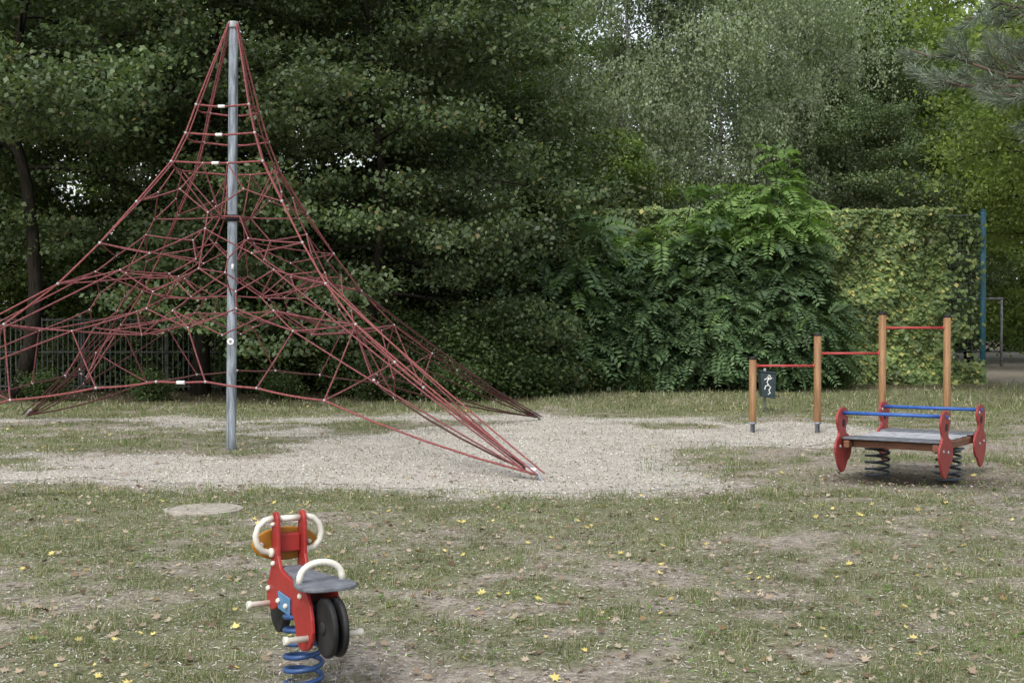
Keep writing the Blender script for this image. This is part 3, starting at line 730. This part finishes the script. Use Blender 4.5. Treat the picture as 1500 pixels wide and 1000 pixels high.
def clamp(p,d,r_=.02,l=.11):
    p=np.array(p,float); d=np.array(d,float); d/=np.linalg.norm(d); mb=MB(); mb.tube([p-d*l/2,p+d*l/2],r_,10); mb.obj('rope_clamp',M_white,pyr,True)
for (z,t) in TC:
    d1,d2=MD[(z,0)]; clamp((d1+d2)/2,d2-d1,.021,.09)
cp=sides[0]
clamp((cp[2]+cp[3])/2-np.array([0,0,.01]),cp[3]-cp[2],.022,.10)
q=sides[1]; clamp((q[1]+q[2])/2-np.array([0,0,.01]),q[2]-q[1],.022,.10)
clamp(ANC[1]*.985+np.array([0,0,.10]),ANC[1]-np.array([0,0,1.2]),.03,.13)
clamp((.05,-.1,2.4),(0,.2,1),.018,.07)
tag(pyr,'red rope climbing pyramid with tall grey steel mast','climbing frame')

# ------------------------------------------------------------------ chin-up bars
M_wood=pmat('varnished_wood',(.15,.080,.034),(.28,.155,.068),5,.6,bump=.1,stretch=(7,7,.6))
M_redbar=pmat('red_paint',(.28,.03,.032),(.38,.055,.05),10,.5,bump=.03)
cb=empty('chin_up_bars',(5.17,19.3,0))
hp=[(-1.49,1.15),(-.50,1.51),(.49,1.83),(1.48,1.79)]
for x,h in hp:
    mb=MB(); mb.lathe((x,0,.14),(0,0,1),[(.052,0),(.056,.01),(.056,h-.17)],18); p=mb.obj('post',M_wood,cb,True)
    mb=MB(); mb.lathe((x,0,h-.032),(0,0,1),[(.060,0),(.060,.022),(.05,.036),(.02,.042)],18); mb.obj('cap',M_black,cb,True)
    mb=MB(); mb.lathe((x,0,-.06),(0,0,1),[(.035,0),(.035,.19),(.06,.192),(.06,.22)],14); mb.obj('foot',M_galv,cb,True)
for (a,b,z) in((0,1,1.02),(1,2,1.21),(2,3,1.60)):
    mb=MB(); mb.tube([(hp[a][0]+.05,0,z),(hp[b][0]-.05,0,z)],.018,10)
    for s,x in((1,hp[a][0]+.055),(-1,hp[b][0]-.055)): mb.lathe((x,0,z),(s,0,0),[(.035,0),(.035,.012),(.02,.02)],12)
    mb.obj('bar',M_redbar,cb,True)
tag(cb,'three red chin-up bars between four stepped wooden posts','chin-up bars')

# ------------------------------------------------------------------ litter bin
M_bin=pmat('dark_slate_bin',(.014,.024,.030),(.028,.044,.052),8,.4,bump=.05)
bn=empty('litter_bin',(4.76,23.6,.06)); bn.scale=(.86,.86,.82)
mb=MB(); mb.tube([(0,.2,-.1),(0,.2,.95)],.03,10); mb.obj('pole',M_grey,bn,True)
mb=MB(); mb.prism([(-.125,.31),(.165,.27),(.175,.83),(-.165,.88)],-.14,.16,'xz'); bd=mb.obj('body',M_bin,bn,bevel=.01)
mb=MB(); mb.prism([(-.177,.883),(.188,.83),(.19,.865),(-.175,.918)],-.16,.17,'xz'); mb.obj('lid',M_bin,bn,bevel=.006)
mb=MB()
strk=[[(.0,.80),(.05,.79),(.06,.755),(.02,.74),(-.01,.77)],[(-.08,.70),(-.02,.73),(.04,.71),(.09,.74)],[(.02,.73),(-.02,.65),(.01,.58)],[(.01,.58),(-.05,.56),(-.07,.48)],[(.01,.58),(.06,.53),(.02,.46),(.05,.40),(.0,.37)]]
for s in strk: mb.tube([(x,-.142,z) for x,z in s],.011,5)
mb.obj('graffiti',M_white,bd)
tag(bn,'dark slate litter bin with white graffiti figure','litter bin')

# ------------------------------------------------------------------ spring platform rocker
M_red=pmat('red_panel',(.22,.024,.024),(.31,.045,.04),9,.5,bump=.06)
M_blue=pmat('blue_tube',(.018,.07,.28),(.04,.12,.38),9,.5,bump=.03)
M_spring=pmat('dark_steel_spring',(.022,.03,.038),(.05,.062,.078),12,.5,bump=.05)
M_deck=pmat('grey_deck',(.24,.245,.26),(.40,.41,.43),14,.65,bump=.2,lo=.4,hi=.6)
M_deckd=pmat('dark_grey_board',(.07,.075,.085),(.15,.16,.18),14,.6,bump=.15)
M_woodd=pmat('reddish_brown_beam',(.10,.042,.024),(.20,.085,.045),5,.6,bump=.15,stretch=(1,1,5))
rk=empty('spring_platform',(4.3,13.55,0),math.atan2(-.57,.82))
def helix(cx,cy,z0,z1,rr,turns,tr,n=10,flat=True):
    P=[];m=int(turns*22)
    for i in range(m+1):
        s=i/m; q=rr; P.append((cx+q*math.cos(s*turns*6.283),cy+q*math.sin(s*turns*6.283),z0+(z1-z0)*s))
    mb=MB(); mb.tube(P,tr,n); return mb
for x in(-.38,.38):
    mb=helix(x,0,-.05,.31,.125,5.0,.0125); mb.obj('spring',M_spring,rk,True)
    mb=MB(); mb.box((x,0,.322),(.26,.26,.02)); mb.obj('spring_plate',M_spring,rk,bevel=.003)
for x in(-.46,.46):
    mb=MB(); mb.box((x,0,.385),(.06,1.5,.075)); mb.obj('beam',M_woodd,rk,bevel=.008)
for y in(-.60,.60):
    mb=MB(); mb.box((0,y,.385),(.856,.06,.073)); mb.obj('beam',M_woodd,rk,bevel=.008)
mb=MB(); mb.box((0,0,.375),(.856,.16,.071)); mb.obj('beam',M_woodd,rk,bevel=.008)
for y in(-.265,.005,.275):
    mb=MB(); mb.box((0,y,.438),(.94,.225,.018)); mb.obj('deck',M_deck,rk,bevel=.005)
for y in(-.60,.61):
    mb=MB(); mb.box((0,y,.445),(1.02,.28,.022)); mb.obj('seat_board',M_deckd,rk,bevel=.007)
out=[(.02,.07),(.10,.12),(.18,.22),(.225,.33),(.20,.42),(.13,.46),(.11,.51),(.145,.56),(.175,.63),(.16,.70),(.09,.755),(-.02,.77),(-.12,.74),(-.155,.67),(-.13,.60),(-.075,.55),(-.085,.49),(-.17,.47),(-.245,.41),(-.25,.29),(-.19,.20),(-.13,.20),(-.08,.12)]
def smooth_outline(o,it=2):
    for _ in range(it):
        q=[]
        for i in range(len(o)):
            a=o[i];b=o[(i+1)%len(o)]
            q.append((a[0]*.75+b[0]*.25,a[1]*.75+b[1]*.25)); q.append((a[0]*.25+b[0]*.75,a[1]*.25+b[1]*.75))
        o=q
    return o
out=smooth_outline(out,1)
for sx in(-1,1):
    for sy in(-1,1):
        o2=[(sy*(.66+p[0]),p[1]) for p in out]
        mb=MB(); mb.prism(o2,sx*.520,sx*.545,'yz'); pn=mb.obj('side_panel',M_red,rk,bevel=.006)
        for fs,x0 in((1,.545),(-1,.520)):
            for yy,zz in((.60,.34),(.76,.36),(.57,.68)):
                mb=MB(); mb.lathe((sx*x0,sy*yy,zz),(sx*fs,0,0),[(.017,0),(.017,.006),(.01,.012)],10); mb.obj('bolt_cap',M_deck,pn,True)
            mb=MB(); mb.lathe((sx*(x0+.0005*fs),sy*.66,.60),(sx*fs,0,0),[(.04,0),(.04,.004)],16); mb.obj('grip_hole_shade',M_black,pn)  # raised black disc; its colour stands in for shade inside a grip hole
for sy in(-1,1):
    mb=MB(); mb.tube([(-.56,sy*.66,.705),(.56,sy*.66,.705)],.019,12); mb.obj('grab_bar',M_blue,rk,True)
tag(rk,'red and grey spring platform with blue grab bars','spring rocker')

# ------------------------------------------------------------------ spring motorbike
M_redb=pmat('worn_red_panel',(.23,.018,.017),(.34,.030,.024),7,.48,bump=.05,spec=.35)
M_cream=pmat('cream_plastic',(.54,.52,.45),(.68,.66,.58),6,.45,bump=.02)
M_yel=pmat('ochre_panel',(.30,.13,.016),(.42,.19,.026),9,.45,bump=.03)
M_bluep=pmat('blue_plate',(.06,.16,.29),(.10,.21,.36),8,.5,bump=.05)
M_bspring=pmat('blue_spring',(.014,.045,.13),(.035,.08,.21),8,.42,bump=.03)
M_seat=pmat('grey_seat',(.08,.088,.105),(.17,.18,.20),18,.6,bump=.12)
bk=empty('spring_motorbike',(-.92,5.62,0),math.atan2(.88,-.474))
mb=helix(0.03,0,.0,.335,.082,5.6,.0115,12); mb.obj('spring',M_bspring,bk,True)
mb=MB(); mb.lathe((0.03,0,-.02),(0,0,1),[(.13,0),(.13,.026),(.12,.03)],24); mb.obj('base_plate',M_spring,bk,True)
mb=MB(); mb.box((0.05,0,.355),(.18,.10,.03)); mb.obj('spring_bracket',M_bspring,bk,bevel=.004)
side=[(-.27,.245),(-.19,.205),(-.11,.205),(-.075,.25),(-.05,.325),(.02,.345),(.16,.34),(.24,.305),(.30,.295),(.345,.33),(.345,.40),(.30,.46),(.272,.52),(.270,.70),(.262,.74),(.24,.757),(.214,.757),(.192,.74),(.185,.70),(.182,.515),(.05,.487),(-.16,.487),(-.24,.45),(-.29,.33)]
side=smooth_outline(side,1)
for sy in(-1,1):
    mb=MB(); mb.prism(side,sy*.054,sy*.072,'xz'); sp=mb.obj('side_plate',M_redb,bk,bevel=.005)
    for (u,z,rr) in((.30,.395,.013),(-.15,.44,.013),(.228,.52,.012),(-.14,.25,.011),(.228,.70,.010)):
        mb=MB(); mb.lathe((u,sy*.072,z),(0,sy,0),[(rr,0),(rr,.008),(rr*.6,.016)],14); mb.obj('bolt_cap',M_cream,sp,True)
    mb=MB(); mb.prism([(-.01,.325),(.15,.33),(.15,.41),(-.015,.405)],sy*.0735,sy*.081,'xz'); pl=mb.obj('mounting_plate',M_bluep,bk,bevel=.003)
    for u,z in((.02,.365),(.125,.37)):
        mb=MB(); mb.lathe((u,sy*.081,z),(0,sy,0),[(.012,0),(.012,.009),(.007,.016)],12); mb.obj('bolt_cap',M_cream,pl,True)
    for u,z in((.30,.325),(-.235,.275)):
        mb=MB(); mb.tube([(u,sy*.066,z),(u,sy*.155,z),(u,sy*.163,z),(u,sy*.178,z)],[.014,.0135,.019,.017],12); mb.obj('foot_peg',M_cream,bk,True)
so=[(.20,-.05),(.22,-.03),(.22,.03),(.20,.05),(.05,.058),(-.10,.085),(-.18,.118),(-.27,.132),(-.335,.115),(-.36,.06),(-.365,0),(-.36,-.06),(-.335,-.115),(-.27,-.132),(-.18,-.118),(-.10,-.085),(.05,-.058)]
so=smooth_outline(so,1)
mb=MB(); mb.prism(so,.490,.508,'xy'); mb.obj('seat',M_seat,bk,bevel=.005)
P=[(-.20,.098*math.cos(a),.505+.085*max(0,math.sin(a))**.75) for a in np.linspace(0,math.pi,15)]
mb=MB(); mb.tube(P,.0145,12); mb.obj('rear_grip',M_cream,bk,True)
prof=lambda r_,w:[(r_*.9,-w/2),(r_*.98,-w*.4),(r_,-w*.15),(r_,w*.15),(r_*.98,w*.4),(r_*.9,w/2)]
for yy in(-.024,.024):
    mb=MB(); mb.lathe((-.33,yy,.335),(0,1,0),prof(.126,.026),36); w=mb.obj('rear_wheel',M_black,bk,True)
    mb=MB(); s=1 if yy>0 else -1; mb.lathe((-.33,yy+s*.013,.335),(0,s,0),[(.03,0),(.03,.004),(.018,.01)],18); mb.obj('hub',M_black,w,True)
mb=MB(); mb.lathe((.36,0,.275),(0,1,0),prof(.105,.04),36); mb.obj('front_wheel',M_black,bk,True)
mb=MB(); ow=[(.158*math.cos(a),.598+.078*math.sin(a)) for a in np.linspace(0,6.283,33)[:-1]]
mb.prism(ow,.285,.305,'yz'); cw=mb.obj('front_cowl',M_yel,bk,bevel=.005)
mb=MB(); mb.lathe((.305,0,.60),(1,0,0),[(.05,0),(.05,.01),(.035,.025)],24); mb.obj('headlight',M_cream,cw,True)
mb=MB(); mb.box((.255,0,.61),(.06,.102,.08)); mb.obj('dashboard',M_redb,bk,bevel=.004)
for sy in(-1,1):
    mb=MB(); mb.lathe((.284,sy*.115,.60),(-1,0,0),[(.011,0),(.011,.006),(.006,.012)],12); mb.obj('bolt_cap',M_cream,cw,True)
loop=[(.235,.075,.727),(.235,.115,.718),(.235,.145,.69),(.235,.158,.65),(.235,.150,.61),(.240,.125,.58),(.25,.09,.568),(.255,.065,.568)]
for sy in(-1,1):
    mb=MB(); mb.tube([(p[0],sy*p[1],p[2]) for p in loop],.0145,12); mb.obj('handle_loop',M_cream,bk,True)
mb=MB(); mb.tube([(.235,-.052,.722),(.235,.052,.722)],.0145,12); mb.obj('handlebar',M_cream,bk,True)
for sy in(-1,1):
    mb=MB(); mb.lathe((.24,sy*.073,.568),(0,sy,0),[(.022,0),(.022,.014),(.016,.02)],14); mb.obj('handle_socket',M_cream,bk,True)
tag(bk,'red toy motorbike on a blue coil spring','spring rocker')

M_conc=pmat('weathered_concrete',(.22,.20,.165),(.38,.345,.29),14,.95,bump=.5)
mb=MB(); mb.lathe((0,0,-.05),(0,0,1),[(.34,0),(.34,.050),(.31,.056),(.305,.046),(.285,.046),(.28,.056),(.02,.058)],40)
mc=mb.obj('manhole_cover',M_conc,None,False,loc=(-2.7,11.05,gz(-2.7,11.05)+.018)); tag(mc,'weathered round concrete manhole cover in the lawn','manhole cover')

# ------------------------------------------------------------------ camera, light, world
cam=bpy.data.cameras.new('camera'); co=link(bpy.data.objects.new('camera',cam))
cam.sensor_width=36; cam.lens=44.4; cam.clip_end=2000; cam.clip_start=.05
co.location=(0,0,1.6); co.rotation_euler=(R(90-.62),0,0); scene.camera=co
W=bpy.data.worlds.new('World'); scene.world=W; W.use_nodes=True; N=W.node_tree.nodes; L=W.node_tree.links
sk=N.new('ShaderNodeTexSky'); sk.sky_type='NISHITA'; sk.sun_disc=False
EL,AZ=48,203
sk.sun_elevation=R(EL); sk.sun_rotation=R(AZ); sk.air_density=1.2; sk.dust_density=3
hs=N.new('ShaderNodeHueSaturation'); hs.inputs['Saturation'].default_value=.35; hs.inputs['Value'].default_value=1.8
L.new(sk.outputs[0],hs.inputs['Color']); L.new(hs.outputs[0],N['Background'].inputs['Color']); N['Background'].inputs['Strength'].default_value=.15
sl=bpy.data.lights.new('sun','SUN'); sl.energy=1.75; sl.angle=R(14); sl.color=(1,.98,.95)
so_=link(bpy.data.objects.new('sun',sl))
d=Vector((math.sin(R(AZ))*math.cos(R(EL)),math.cos(R(AZ))*math.cos(R(EL)),math.sin(R(EL))))
so_.rotation_euler=d.to_track_quat('Z','Y').to_euler()
scene.view_settings.view_transform='Standard'; scene.view_settings.look='None'; scene.view_settings.exposure=0
